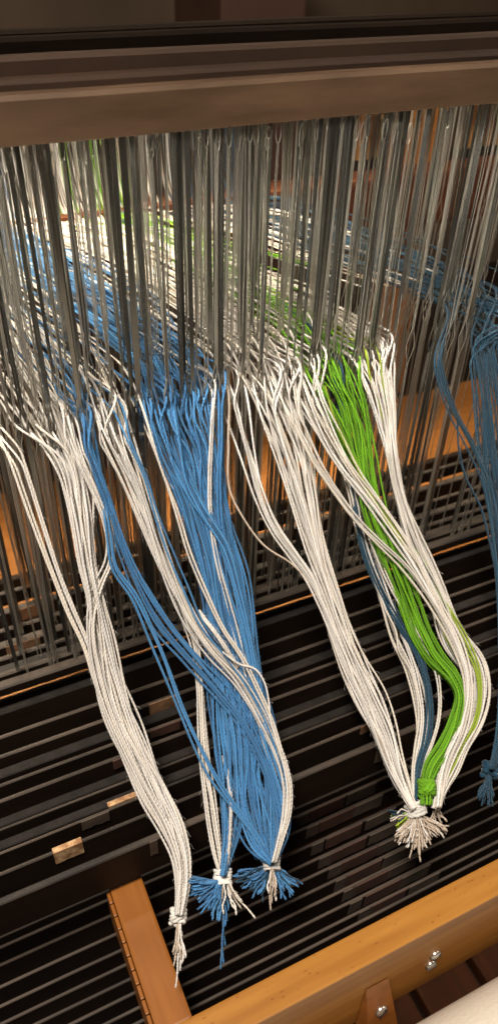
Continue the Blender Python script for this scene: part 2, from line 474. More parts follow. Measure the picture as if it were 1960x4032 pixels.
l1 = label_on(bars[11], 133, 2142, 206, M['label_cream'], 0.0098, over=0.0022); l1["label"] = "torn cream and brown paper label"
l2 = label_on(bars[9], 263, 1975, 345, M['label_cream'], 0.0072, over=0.002); l2["label"] = "worn brown paper label beside the white yarn"
label_on(bars[10], 205, 2072, 275, M['label_grey'], 0.007)
label_on(bars[3], 372, 1745, 450, M['label_brown'], 0.009)
label_on(bars[5], 372, 1800, 450, M['label_red'], 0.007)
label_on(bars[6], 285, 1925, 330, M['label_red'], 0.007)
label_on(bars[12], 945, 1890, 975, M['label_grey'], 0.016)
label_on(bars[12], 372, 2085, 392, M['label_grey'], 0.012)
label_on(bars[11], 505, 2065, 530, M['label_grey'], 0.012)
label_on(bars[11], 905, 1835, 945, M['label_brown'], 0.006)
for k, (o, y, z) in enumerate(deep):
    if k in (0, 10): continue
    # a slanting run of coloured labels, one bar after the other
    s = -z / y
    def px(uc):                                   # sketch v of this bar's top edge at column uc
        lo_, hi_ = 1600., 2576.
        for _ in range(40):
            md = (lo_ + hi_) / 2; r = ray(uc, md)
            if -r[2] / r[1] < s: lo_ = md
            else: hi_ = md
        return lo_
    i = k
    c0 = 728 + 19 * i
    for du, wd, mm in ((0, 30, 'label_grey'), (33, 88, 'label_red'), (124, 72, 'label_grey')):
        u0 = c0 + du + rng.normal(0, 4); u1 = u0 + wd
        if u0 > 1060: continue
        label_on(deep[k], u0, px(u0), u1, M[mm] if rng.random() > 0.15 else M['label_brown'], 0.0115)

# shaft labels
def shaft_label(k, u0, v0, u1, mat, drop, which=0):
    y = SH_Y[k] - 0.0055; z = -SH_S[k][0] * SH_Y[k]
    a = at_y(u0, v0, y); b_ = at_y(u1, v0 - (u1 - u0) * 0.32, y)
    return box("paper_label", (a[0], y - 0.0007, z - drop), (b_[0], y - 0.0002, z + 0.0004), mat, shafts[k], 0.0001)
shaft_label(3, 48, 1520, 108, M['label_brown'], 0.011)
shaft_label(2, 10, 1610, 95, M['label_brown'], 0.010)

# ------------------------------------------------------------------ wooden rail, post, treadles, cloth
ZR = -1.305 * D
yb, yf = -ZR / 3.312, -ZR / 3.80
zbot = -4.604 * yf
rail = empty("wooden_rail", W((0.2, (yb + yf) / 2, zbot)), "orange varnished wooden rail across the lower right corner", "rail")
box("rail_board", (-0.3, yf, zbot), (0.9, yb, ZR), M['rail'], rail, 0.0012)


def screw(u, v, y, parent, r=0.0034, pos=None, lean=0.0):
    p = W(at_y(u, v, y) if pos is None else pos)
    cl_, sl_ = math.cos(lean), math.sin(lean)
    def tip(A):
        A = np.asarray(A, float) - p; y_, z_ = A[:, 1].copy(), A[:, 2].copy()
        A[:, 1] = y_ * cl_ + z_ * sl_; A[:, 2] = -y_ * sl_ + z_ * cl_
        return A + p
    n = 16; rings = [(1.0, 0.0), (1.0, 0.0007), (0.85, 0.0013), (0.5, 0.0018), (0.12, 0.002)]
    V, Q = [], []
    for q, (rr, h) in enumerate(rings):
        for j in range(n):
            a = 2 * math.pi * j / n
            hh = h
            V.append((p[0] + r * rr * math.cos(a), p[1] - hh, p[2] + r * rr * math.sin(a)))
            if q: Q.append(((q - 1) * n + j, (q - 1) * n + (j + 1) % n, q * n + (j + 1) % n, q * n + j))
    s_ = add_mesh("screw", tip(V), Q, M['screw'], parent)
    # slot: dark recessed bar across the head
    a = random.uniform(0.3, 1.2); ca, sa = math.cos(a), math.sin(a)
    V = [(p[0] + sx * r * 0.8 * ca - sy * r * 0.11 * sa, p[1] - 0.0021 + dz, p[2] + sx * r * 0.8 * sa + sy * r * 0.11 * ca) for dz in (0, 0.0012) for sx, sy in ((-1, -1), (1, -1), (1, 1), (-1, 1))]
    Q = [(0, 1, 2, 3), (4, 7, 6, 5), (0, 4, 5, 1), (1, 5, 6, 2), (2, 6, 7, 3), (3, 7, 4, 0)]
    V = tip(V) - np.array(parent.location)
    sl = bpy.data.objects.new("screw_slot", mesh_np("screw_slot", V, Q, M['black'], False)); link(sl, s_)
    return s_


screw(1093, 2401, yf, rail); screw(1081.5, 2425.5, yf, rail)
pa, pb_ = at_y(920, 2492, yf - 0.0006), at_y(978, 2457, yf - 0.0006)
qa, qb = at_y(929, 2680, yf - 0.013), at_y(1000, 2655, yf - 0.013)
qb[2] = qa[2]; pb_[2] = pa[2]
blk = empty("wooden_block", W((pa[0], yf - 0.02, qa[2])), "small orange wedge shaped wooden block screwed to the front of the rail", "block")
V = [pa, pb_, qb, qa, (pa[0], yf - 0.0004, pa[2] + 0.0004), (pb_[0], yf - 0.0004, pb_[2] + 0.0004), (pb_[0], yf - 0.0004, qa[2]), (pa[0], yf - 0.0004, qa[2])]
add_mesh("block_body", W(np.array(V)), [(0, 1, 2, 3), (7, 6, 5, 4), (0, 4, 5, 1), (1, 5, 6, 2), (2, 6, 7, 3), (3, 7, 4, 0)], M['post'], blk, smooth=False)
nrm = np.cross(np.array(qa) - np.array(pa), np.array(pb_) - np.array(pa)); nrm /= np.linalg.norm(nrm)
if nrm[1] > 0: nrm = -nrm
rr_ = ray(957.5, 2542.5); ps = rr_ * ((np.array(pa) @ nrm) / (rr_ @ nrm))
screw(None, None, None, blk, 0.0038, ps, math.atan2(nrm[2], -nrm[1]))

zp = ZR - 0.004
yend = -zp / 2.068
xl, xr = 0.050 * -zp, 0.0975 * -zp
post = empty("notched_board", W(((xl + xr) / 2, yb, zp - 0.03)), "orange wooden arm with notched left side running back from the rail", "board")
# body with notches cut in its left side: a comb of teeth along the lower left edge
box("arm_body", (xl + 0.002, yb + 0.0003, zp - 0.035), (xr, yend, zp), M['post'], post, 0.0014)
nt_ = 10
for i in range(nt_):
    ya = yb + 0.004 + i * (yend - yb - 0.006) / nt_
    box("tooth", (xl, ya, zp - 0.035), (xl + 0.0018, ya + (yend - yb) / nt_ * 0.86, zp - 0.0015), M['post'], post, 0.0005)

zt = -2.5 * D
for i in range(12):
    xa = (1.641 / 4.641 - 0.0405 * 2 * 3.2 + 0.0405 * 2 * (i - 1)) * -zt
    t_ = box("treadle", (xa + 0.006, 0.02, zt - 0.02), (xa + 0.0795 * -zt, 0.6, zt), M['treadle'], None, 0.003)
    tag(t_, "dark red brown board below the rail", "treadle", "dark boards below the rail")

sC = 5.325; zc = -1.55 * D; rC = 0.055
th = math.atan(sC)
# cylinder tangent to the view of its far edge
yc = -zc / sC; c_y, c_z = yc - rC * math.sin(th), zc - rC * math.cos(th)
xs = np.linspace(-0.1, 0.8, 60)
roll = []
V, Q = [], []
n = 48
for q, x in enumerate(xs):
    for j in range(n):
        a = 2 * math.pi * j / n
        rr = rC * (1 + 0.004 * math.sin(3 * a + x * 20) + rng.normal(0, 0.0008))
        V.append((x, c_y + rr * math.cos(a), c_z + rr * math.sin(a)))
        if q: Q.append(((q - 1) * n + j, (q - 1) * n + (j + 1) % n, q * n + (j + 1) % n, q * n + j))
cl = add_mesh("cloth_roll", W(np.array(V)), Q, M['cloth'])
tag(cl, "white cloth rolled round the front beam in the bottom right corner", "cloth")

# ------------------------------------------------------------------ yarn
ZEYE = -0.63 * D
RY = 0.00064                                # yarn radius
PHI = 2.399963
EDZ = [0.0, 0.006, -0.008, 0.005, 0.0]       # the shafts do not hang quite level
cname_ = {'white': 'white', 'blue': 'blue', 'green': 'green', 'tan': 'beige'}
eyes = []                                   # (x, shaft, colour)


def eye_x(u):
    """World X of the front shaft's eye line at sketch column u."""
    lo_, hi_ = 600., 1500.
    for _ in range(30):
        md = (lo_ + hi_) / 2; r = ray(u, md)
        if -r[2] / r[1] < 0.63: lo_ = md
        else: hi_ = md
    return r[0] / r[1] * D


FUZZ = {}


def make_strand(parent, ctrl, mat, uend=None, name="yarn_strand", rad=RY):
    C = spline(ctrl, 0.0011)
    C = W(C)
    V, Q, uv = sweep(C, rad * rng.uniform(0.88, 1.14) * np.where(C[:, 1] > 1.1 * D, 0.72, 1.0) * (1 + 0.08 * np.sin(np.arange(len(C)) * 0.06 + rng.uniform(0, 6)) + 0.05 * np.sin(np.arange(len(C)) * 0.23 + rng.uniform(0, 6))), 8, 0.0040, 0.24, np.array([1., 0.13, 0.07]), rng.uniform(0, 6))
    n = len(C)
    f0 = int(n * 0.5) if ctrl[0][1] > 1.5 * D else 0
    if n - f0 > 10:
        for q in rng.integers(f0, n - 1, 46):
            t_ = C[min(q + 1, n - 1)] - C[q]; t_ /= np.linalg.norm(t_) + 1e-9
            d_ = rng.normal(0, 1, 3); d_ -= t_ * (d_ @ t_); d_ /= np.linalg.norm(d_)
            l_ = rng.uniform(0.0012, 0.0036); e_ = rng.normal(0, 0.5, 3)
            FUZZ.setdefault((parent.name, mat.name), []).append((C[q] + d_ * rad * 0.7, C[q] + d_ * (rad + l_ * 0.35) + t_ * l_ * 0.4, C[q] + d_ * (rad + l_ * 0.5) + t_ * l_ + e_ * l_ * 0.3))
    return add_mesh(name, V, Q, mat, parent, uv, caps(n, 8))


def sub(parent, n, path, col, eye=None, lift=0.0, shafts_=(0, 0, 1, 1, 2, 2, 3), dxb=-0.10, offs=None, cols=None, wig=1.0, thick=None, fan=1.0):
    path = np.array([(p_ + (0,))[:3] for p_ in path], float)
    dense = spline(np.column_stack([path[:, :2], np.zeros(len(path)), path[:, 2]]), 16.0)
    c = dense[:, :2]; wd = np.maximum(dense[:, 3], 0)
    tn = np.gradient(c, axis=0); tn /= np.linalg.norm(tn, axis=1)[:, None]
    nn = np.column_stack([-tn[:, 1], tn[:, 0]])
    nn = np.where((nn[:, :1] < 0), -nn, nn) if abs(nn[:, 0]).mean() > 0.3 else nn
    L = len(c); tt = np.linspace(0, 1, L)
    lifts = np.interp(tt, np.linspace(0, 1, len(lift)), lift) if isinstance(lift, (tuple, list)) else np.full(L, lift)
    wm = wd * 0.2 * 1e-3                      # about 0.2 mm per sketch unit
    order = []
    for i in range(n):
        if offs: a, b = offs[i % len(offs)], 0.0
        else:
            r = math.sqrt((i + 0.5) / n); a, b = r * math.cos(i * PHI), r * math.sin(i * PHI)
        order.append((a, b))
    order.sort()
    for i, (a, b) in enumerate(order):
        f1, f2 = rng.uniform(0.7, 2.4, 2); q1, q2 = rng.uniform(0, 6.28, 2)
        an = a + wig * (0.20 * np.sin(f1 * 6.28 * tt + q1) + 0.09 * np.sin(f2 * 12 * tt + q2)) * (0.3 if offs else 1)
        th_ = np.minimum(np.maximum(n * RY * RY / (0.55 * np.maximum(wm, 0.0012)), RY * 0.4), 0.006) if thick is None else np.full(L, thick)
        pts = []
        for j in range(L):
            u, v = c[j] + nn[j] * wd[j] * an[j]
            pts.append(drape(u, v, lifts[j] + th_[j] * (1 + b) + RY))
        pts = np.array(pts)
        colk = cols[i % len(cols)] if cols else col
        if eye is not None:
            f = (i + 0.5) / n + rng.normal(0, 0.6 / n)
            x = eye_x(eye[0] + (eye[1] - eye[0]) * min(max(f, 0), 1))
            k = int(rng.choice(shafts_))
            ye = SH_Y[k] + 0.0
            e_ = np.array([x, ye, ZEYE + EDZ[k] + rng.normal(0, 0.003)])
            eyes.append((e_, k, colk))
            bx = x + dxb * D * rng.uniform(0.6, 1.4)
            zz = rng.normal(0, 0.002)
            bk = [np.array([x + (bx - x) * 1.1, 2.10 * D, -0.32 * D]), np.array([x + (bx - x) * 1.05, 2.10 * D, -0.50 * D]), np.array([bx, 2.05 * D, -0.650 * D + zz * 0.2]),
                  np.array([x + (bx - x) * 0.6, ye + (2.05 * D - ye) * 0.6, -0.638 * D + zz + rng.normal(0, 0.002)]),
                  np.array([x + (bx - x) * 0.07 * D / (2.05 * D - ye), ye + 0.07 * D, e_[2] + 0.0003])]
            # drop the first dense points that lie above or too near the eye
            keep = np.where((pts[:, 2] < e_[2] - 0.010 - 0.35 * max(0.0, ye - D)) & (pts[:, 1] < ye - 0.004))[0]
            j0 = keep[0] if len(keep) else 0
            ctrl = np.array(bk + [e_] + list(pts[j0:]))
        else:
            ctrl = pts
        make_strand(parent, ctrl, M[colk])


def wrap(parent, u, v, lift, halfw, turns, rad, mat, axis_px, name="tie", pitch=None, wob=0.15, depth=None):
    """A few turns of cord round the bundle at sketch point (u, v); axis_px = direction of the bundle in the picture."""
    c0 = drape(u, v, lift)
    a1 = drape(u + axis_px[0] * 5, v + axis_px[1] * 5, lift); ax = a1 - c0; ax /= np.linalg.norm(ax)
    view = -c0 / np.linalg.norm(c0)
    sd = np.cross(ax, view); sd /= np.linalg.norm(sd); dp = np.cross(sd, ax)
    n = turns * 26
    t = np.linspace(0, turns * 2 * math.pi, n)
    pitch = pitch or rad * 1.75
    depth = depth or halfw * 0.75
    h = (t / (2 * math.pi) - turns / 2) * pitch + wob * pitch * np.sin(t * 1.7)
    rr = 1 + 0.06 * np.sin(t * 0.83)
    C = c0 + ax * h[:, None] + sd * (np.cos(t) * halfw * rr)[:, None] + dp * (np.sin(t) * depth * rr)[:, None]
    V, Q, uv = sweep(W(C), rad, 8, 0.006, 0.25, ax)
    return add_mesh(name, V, Q, mat, parent, uv, caps(n, 8))


def fringe(parent, u, v, ends, cols, lift=0.004, rad=RY * 0.80, name="fringe_strand", spread=4, width=10):
    for (eu, ev) in ends:
        col = cols[int(rng.integers(len(cols)))]
        q = rng.normal(0, 1, 4)
        mu, mv = u + (eu - u) * 0.45 + q[0] * spread, v + (ev - v) * 0.45 + q[1] * spread
        l0, l1_ = lift + rng.uniform(-0.002, 0.003), lift + rng.uniform(-0.003, 0.004)
        su = u + np.clip((eu - u) * 0.18, -width, width)
        q = np.append(q, rng.normal(0, 1, 2))
        P = np.array([drape(su, v - 6, lift), drape(su + (eu - u) * 0.08, v + (ev - v) * 0.1, l0), drape(mu, mv, (l0 + l1_) / 2), drape(u + (eu - u) * 0.75 + q[2] * spread * 0.8, v + (ev - v) * 0.75 + q[3] * spread * 0.8, l1_), drape(eu + q[4] * 2, ev + q[5] * 2, l1_)])
        C = W(spline(P, 0.0012))
        n = len(C); r = np.full(n, rad); r[-2:] *= 1.12
        V, Q, uv = sweep(C, r, 7, 0.006, 0.4, None, rng.uniform(0, 6))
        add_mesh(name, V, Q, M[col], parent, uv, caps(n, 7))


def fan(u, v, a0, a1, r0, r1, n):
    out = []
    for i in range(n):
        a = math.radians(a0 + (a1 - a0) * (i + rng.uniform(0.1, 0.9)) / n); r = rng.uniform(r0, r1)
        out.append((u + r * math.cos(a), v + r * math.sin(a)))
    return out


def bundle(name, u, v, label, group="yarn bundles hanging from the heddles"):
    return empty(name, W(drape(u, v, 0.004)), label, "yarn bundle", group)


# --- left white bundle
B = bundle("yarn_bundle", 448, 2306, "white yarn bundle at the far left, tied with a white knot over the notched board")
sub(B, 28, [(112, 1085, 46), (152, 1120, 40), (182, 1175, 36), (200, 1250, 31), (211, 1330, 27), (222, 1420, 23), (238, 1500, 21), (252, 1600, 30), (272, 1700, 35), (302, 1800, 38), (345, 1900, 38), (392, 2000, 38), (432, 2080, 33), (456, 2160, 24), (458, 2230, 18), (449, 2303, 11)], 'white', (35, 180), shafts_=(0, 1, 1, 2, 2, 3, 3), dxb=-0.12)
sub(B, 6, [(172, 1095, 16), (207, 1165, 14), (247, 1250, 13), (272, 1320, 12), (281, 1370, 12), (275, 1420, 13), (255, 1465, 14), (239, 1510, 13), (231, 1560, 10), (233, 1620, 10), (246, 1690, 12), (270, 1780, 12), (315, 1890, 12), (365, 1990, 12), (420, 2090, 10), (450, 2180, 8), (447, 2303, 5)], 'white', (150, 200), lift=0.005, dxb=-0.12, shafts_=(0, 0, 1))
sub(B, 4, [(14, 1040, 16), (30, 1110, 16), (62, 1210, 16), (105, 1340, 14), (140, 1440, 11), (178, 1535, 11), (218, 1625, 9), (245, 1710, 9), (285, 1820, 9), (330, 1920, 9), (385, 2030, 9), (440, 2130, 9), (455, 2220, 7), (447, 2303, 5)], 'white', (-28, 10), lift=0.003, offs=[-1, -0.5, 0.5, 1], dxb=-0.2, shafts_=(0, 1))
wrap(B, 448, 2304, 0.004, 0.0030, 4, 0.00115, M['tie'], (-0.05, 1), "knot", 0.0015, wob=0.1)
wrap(B, 449, 2306, 0.005, 0.0030, 2, 0.0011, M['tie'], (0.6, 0.8), "knot", 0.0016, wob=0.1)
fringe(B, 449, 2316, fan(449, 2316, 78, 100, 70, 100, 12) + [(443, 2482), (452, 2440), (460, 2425), (440, 2430), (447, 2455)], ['white', 'white', 'tan'], 0.003, spread=2.5, width=5)

# --- blue and white bundle, knot at the lower left of the pair
B = bundle("yarn_bundle", 560, 2208, "blue and white yarn bundle, the lower of the blue pair, with a spiky blue tassel")
sub(B, 6, [(262, 1100, 18), (330, 1240, 15), (400, 1400, 12), (460, 1530, 12), (490, 1620, 12), (502, 1720, 12), (507, 1810, 13), (514, 1910, 14), (527, 2010, 14), (540, 2100, 12), (551, 2165, 9), (560, 2205, 5)], 'white', (235, 300), dxb=-0.2)
sub(B, 22, [(400, 1060, 42), (430, 1140, 40), (470, 1240, 36), (500, 1340, 32), (530, 1450, 30), (545, 1560, 28), (550, 1680, 32), (562, 1800, 34), (575, 1900, 36), (584, 2000, 34), (582, 2090, 25), (569, 2160, 13), (561, 2205, 7)], 'blue', (360, 470), dxb=-0.16)
sub(B, 2, [(560, 1900, 3), (574, 1950, 3), (580, 2000, 3), (580, 2069, 2), (575, 2150, 2), (562, 2205, 2)], 'white', None, lift=(-0.002, 0.002, 0.009, 0.009, 0.007))
wrap(B, 560, 2206, 0.004, 0.0038, 7, 0.00075, M['tie'], (0.03, 1), "tie", 0.00095, wob=0.3)
fringe(B, 560, 2216, fan(558, 2214, 92, 182, 66, 105, 40) + fan(558, 2214, 165, 190, 55, 80, 6), ['blue'], 0.004, spread=3)
fringe(B, 562, 2218, [(566, 2330), (564, 2380), (557, 2440), (560, 2425), (571, 2315), (575, 2290)], ['blue'], 0.002, spread=2, width=4)
fringe(B, 564, 2216, [(553, 2305), (560, 2300), (605, 2285), (595, 2300), (612, 2270), (600, 2250), (641, 2312), (590, 2290)], ['white', 'tan'], 0.005, spread=3)

# --- blue and white bundle, knot at the right of the pair
B = bundle("yarn_bundle", 683, 2172, "thick blue yarn bundle edged with white, tied in white beside the other blue one")
sub(B, 36, [(478, 1055, 60), (505, 1130, 55), (522, 1230, 50), (547, 1330, 45), (574, 1440, 44), (597, 1560, 40), (613, 1660, 42), (627, 1760, 46), (645, 1860, 52), (660, 1960, 58), (674, 2040, 52), (682, 2100, 40), (684, 2142, 22), (684, 2172, 8)], 'blue', (420, 550), dxb=-0.16)
sub(B, 22, [(520, 1400, 16), (535, 1500, 24), (550, 1620, 32), (583, 1750, 36), (602, 1870, 36), (612, 1970, 34), (624, 2060, 30), (650, 2135, 18), (683, 2172, 6)], 'blue', None, lift=(-0.006, -0.002, 0.002, 0.002, 0.002))
sub(B, 8, [(212, 1105, 12), (244, 1190, 14), (275, 1275, 16), (315, 1390, 18), (360, 1490, 26), (412, 1575, 26), (472, 1645, 22), (540, 1725, 24), (600, 1805, 22), (650, 1890, 18), (690, 2000, 12), (703, 2080, 9), (684, 2172, 5)], 'blue', (195, 235), lift=0.005, dxb=-0.16)
sub(B, 3, [(232, 1120, 10), (257, 1230, 10), (275, 1340, 9), (290, 1430, 10), (335, 1500, 14), (375, 1590, 20), (415, 1680, 22), (458, 1790, 20), (500, 1880, 18), (545, 1960, 18), (600, 2040, 12), (650, 2110, 8), (680, 2170, 4)], 'blue', (225, 262), lift=0.008, dxb=-0.2)
sub(B, 9, [(275, 1085, 26), (322, 1170, 24), (365, 1260, 22), (400, 1370, 21), (432, 1460, 20), (478, 1555, 20), (535, 1640, 18), (600, 1712, 18), (640, 1775, 18), (678, 1850, 16), (706, 1920, 14), (719, 1985, 13), (717, 2040, 12), (702, 2110, 8), (686, 2170, 5)], 'white', (235, 345), lift=0.007, dxb=-0.16)
sub(B, 2, [(368, 1060, 4), (402, 1175, 4), (446, 1290, 5), (476, 1392, 6), (518, 1494, 7), (560, 1580, 7), (610, 1655, 7), (650, 1735, 7), (690, 1830, 6), (712, 1910, 6), (727, 1985, 5), (724, 2040, 4), (700, 2120, 3), (686, 2170, 2)], 'white', (335, 358), lift=0.011, dxb=-0.2)
sub(B, 2, [(310, 1080, 5), (365, 1200, 6), (395, 1300, 8), (430, 1390, 12), (470, 1480, 12), (510, 1570, 10), (565, 1640, 9), (625, 1725, 9), (670, 1810, 8), (700, 1900, 6), (715, 1990, 5), (700, 2110, 3), (686, 2170, 2)], 'blue', (285, 312), lift=0.009, dxb=-0.2)
sub(B, 1, [(560, 1640, 0), (605, 1672, 0), (640, 1682, 0), (664, 1715, 0), (675, 1760, 0), (680, 1810, 0), (700, 1880, 0), (718, 1950, 0), (722, 2030, 0), (700, 2120, 0), (686, 2170, 0)], 'white', None, lift=0.013)
sub(B, 2, [(535, 1030, 4), (532, 1100, 4), (528, 1200, 4), (530, 1290, 4), (545, 1400, 6), (575, 1520, 8), (622, 1700, 8), (660, 1850, 6), (700, 1990, 5), (700, 2090, 4), (686, 2170, 3)], 'white', (530, 540), lift=0.004, dxb=-0.2, shafts_=(0,))
sub(B, 4, [(554, 1030, 7), (555, 1100, 7), (551, 1220, 8), (556, 1330, 10), (585, 1440, 12), (615, 1560, 12), (640, 1680, 10), (657, 1760, 9), (690, 1900, 10), (715, 2000, 9), (710, 2090, 6), (686, 2170, 4)], 'blue', (545, 565), lift=0.004, dxb=-0.2, shafts_=(0, 0, 1))
sub(B, 6, [(452, 1100, 14), (470, 1210, 16), (518, 1300, 12), (564, 1370, 10), (600, 1490, 10), (625, 1600, 10), (643, 1700, 10), (655, 1800, 12), (688, 1920, 12), (714, 2010, 10), (708, 2090, 8), (686, 2170, 4)], 'blue', (430, 500), lift=0.005, dxb=-0.16)
sub(B, 2, [(500, 1535, 3), (515, 1556, 4), (540, 1590, 4), (575, 1640, 4), (600, 1680, 3)], 'white', None, lift=(0.002, 0.013, 0.013, 0.008))
wrap(B, 683, 2170, 0.005, 0.0036, 7, 0.00072, M['tie'], (0.05, 1), "tie", 0.00092, wob=0.3)
fringe(B, 683, 2178, fan(678, 2176, 100, 165, 55, 95, 22) + fan(690, 2176, 30, 78, 55, 95, 18) + fan(650, 2140, 90, 140, 70, 110, 18), ['blue', 'blue', 'blue', 'teal'], 0.001, spread=3)
fringe(B, 684, 2180, [(680, 2290), (686, 2275), (695, 2265), (672, 2250), (692, 2240), (678, 2235), (690, 2258)], ['white', 'tan'], 0.007, spread=3, width=5)

# --- centre white bundle with its teal and white companions
B = bundle("yarn_bundle", 1045, 2036, "cream white yarn bundle right of centre, tied with a white cord above a splayed tassel")
sub(B, 22, [(700, 1005, 54), (720, 1070, 48), (747, 1155, 44), (766, 1240, 38), (786, 1330, 30), (806, 1420, 26), (829, 1500, 25), (856, 1590, 28), (890, 1680, 34), (928, 1760, 36), (960, 1830, 31), (984, 1900, 26), (1005, 1960, 21), (1026, 2010, 14), (1040, 2036, 9)], 'white', (600, 770), dxb=-0.16)
sub(B, 7, [(603, 1020, 25), (626, 1130, 22), (655, 1250, 20), (690, 1330, 18), (735, 1395, 16), (775, 1450, 14), (805, 1510, 12), (836, 1580, 12), (872, 1670, 14), (914, 1760, 14), (946, 1840, 12), (976, 1920, 10), (1010, 1985, 8), (1038, 2036, 5)], 'white', (565, 650), lift=0.004, dxb=-0.16)
sub(B, 5, [(682, 1030, 30), (706, 1130, 26), (736, 1230, 20), (762, 1310, 16), (792, 1400, 14), (820, 1480, 12), (850, 1570, 14), (895, 1680, 20), (935, 1765, 20), (975, 1850, 16), (1000, 1940, 12), (1025, 2005, 8), (1040, 2036, 5)], 'white', (650, 740), lift=0.006, dxb=-0.16)
sub(B, 1, [(574, 1110, 0), (580, 1240, 0), (613, 1305, 0), (664, 1372, 0), (735, 1420, 0), (785, 1475, 0), (815, 1540, 0), (850, 1630, 0), (900, 1740, 0), (950, 1850, 0), (990, 1950, 0), (1036, 2036, 0)], 'tan', (566, 570), lift=0.005, shafts_=(0,), dxb=-0.2)
sub(B, 9, [(800, 1040, 30), (848, 1120, 20), (884, 1230, 13), (908, 1330, 16), (938, 1430, 18), (970, 1520, 18), (1003, 1610, 24), (1034, 1680, 20), (1051, 1740, 17), (1060, 1810, 17), (1053, 1870, 15), (1042, 1930, 12), (1040, 1990, 8), (1043, 2036, 5)], 'white', (760, 850), lift=-0.002, dxb=-0.16)
sub(B, 7, [(866, 1040, 8), (880, 1140, 8), (892, 1260, 8), (905, 1340, 8), (930, 1420, 10), (965, 1500, 12), (1005, 1570, 16), (1046, 1630, 15), (1070, 1700, 10), (1080, 1780, 10), (1073, 1860, 9), (1054, 1930, 7), (1046, 1990, 5), (1044, 2036, 4)], 'teal', (830, 868), lift=(-0.004, -0.004, -0.002, 0, 0, 0), dxb=-0.06)
sub(B, 2, [(930, 1350, 6), (980, 1470, 6), (1040, 1580, 6), (1088, 1660, 6), (1104, 1735, 4), (1102, 1810, 4), (1085, 1870, 4), (1064, 1920, 4), (1048, 1985, 3), (1044, 2036, 2)], 'white', None, lift=0.003)
sub(B, 1, [(972, 1540, 0), (995, 1590, 0), (1002, 1635, 0), (1028, 1680, 0), (1045, 1735, 0), (1052, 1810, 0), (1042, 1880, 0), (1036, 1940, 0), (1042, 2036, 0)], 'white', None, lift=0.004)
wrap(B, 1045, 2037, 0.006, 0.0046, 5, 0.0011, M['tie'], (0.35, 0.95), "tie", 0.0013, depth=0.0032, wob=0.3)
fringe(B, 1048, 2048, fan(1046, 2046, 20, 140, 62, 92, 60), ['tan', 'tan', 'white'], 0.004, spread=4)
fringe(B, 1040, 2040, fan(1040, 2036, 120, 178, 45, 68, 14), ['white', 'tan', 'olive', 'teal'], 0.003, spread=3)
fringe(B, 1046, 2050, [(1031, 2158), (1040, 2135), (1059, 2172), (1056, 2150), (1048, 2130)], ['tan'], 0.005, spread=3)

# --- green bundle with the white and lime threads
B = bundle("yarn_bundle", 1072, 1985, "bright green yarn bundle with white and lime threads and a green knot")
sub(B, 26, [(842, 945, 60), (872, 1000, 52), (893, 1066, 44), (908, 1140, 37), (928, 1230, 28), (948, 1310, 28), (982, 1400, 32), (1018, 1490, 33), (1056, 1590, 30), (1095, 1655, 24), (1136, 1700, 17), (1156, 1742, 13), (1147, 1810, 16), (1120, 1878, 19), (1084, 1935, 17), (1073, 1978, 13), (1071, 2025, 15)], 'green', (770, 905), dxb=-0.06, lift=0.002, shafts_=(0, 0, 0, 1, 1, 2))
sub(B, 26, [(945, 925, 50), (968, 1040, 32), (984, 1140, 16), (1000, 1230, 12), (1030, 1330, 17), (1062, 1410, 21), (1092, 1470, 22), (1148, 1606, 36), (1188, 1674, 36), (1199, 1742, 31), (1187, 1810, 27), (1156, 1878, 20), (1128, 1935, 24), (1110, 1987, 13), (1096, 2035, 10)], 'white', (885, 995), lift=0.001, dxb=-0.2, shafts_=(0, 0, 0, 1), cols=['white'] * 7 + ['olive'] + ['white'] * 6 + ['olive'] + ['white'] * 5)
sub(B, 3, [(858, 1090, 6), (900, 1180, 6), (950, 1270, 7), (1000, 1350, 8), (1056, 1410, 12), (1110, 1510, 18), (1170, 1610, 20), (1203, 1690, 14), (1207, 1760, 12), (1190, 1830, 10), (1150, 1900, 8), (1115, 1970, 6), (1098, 2030, 4)], 'olive', (825, 850), lift=0.007, dxb=-0.06)
sub(B, 9, [(790, 1015, 26), (825, 1090, 27), (870, 1170, 24), (930, 1250, 22), (985, 1330, 21), (1030, 1400, 20), (1065, 1460, 16), (1110, 1545, 14), (1150, 1625, 14), (1172, 1690, 10), (1176, 1750, 10), (1160, 1830, 12), (1130, 1900, 12), (1112, 1960, 10), (1102, 2030, 6)], 'white', (715, 805), lift=0.008, dxb=-0.16)
sub(B, 4, [(745, 1060, 18), (795, 1165, 15), (845, 1240, 14), (900, 1312, 15), (955, 1370, 17), (1012, 1425, 17), (1060, 1485, 11), (1105, 1555, 9), (1145, 1635, 9), (1166, 1700, 8), (1170, 1760, 8), (1150, 1850, 8), (1120, 1920, 8), (1105, 2020, 5)], 'white', (700, 755), lift=0.010, dxb=-0.16)
kn = wrap(B, 1072, 1982, 0.011, 0.0034, 4, 0.0017, M['green'], (0.1, 1), "knot", 0.0017, depth=0.0034, wob=0.05)
wrap(B, 1072, 1981, 0.011, 0.0038, 2, 0.0015, M['green'], (0.75, 0.6), "knot", 0.0017, depth=0.0046, wob=0.05)
fringe(B, 1094, 2035, fan(1090, 2030, 40, 110, 25, 50, 8), ['tan'], 0.0, spread=2)

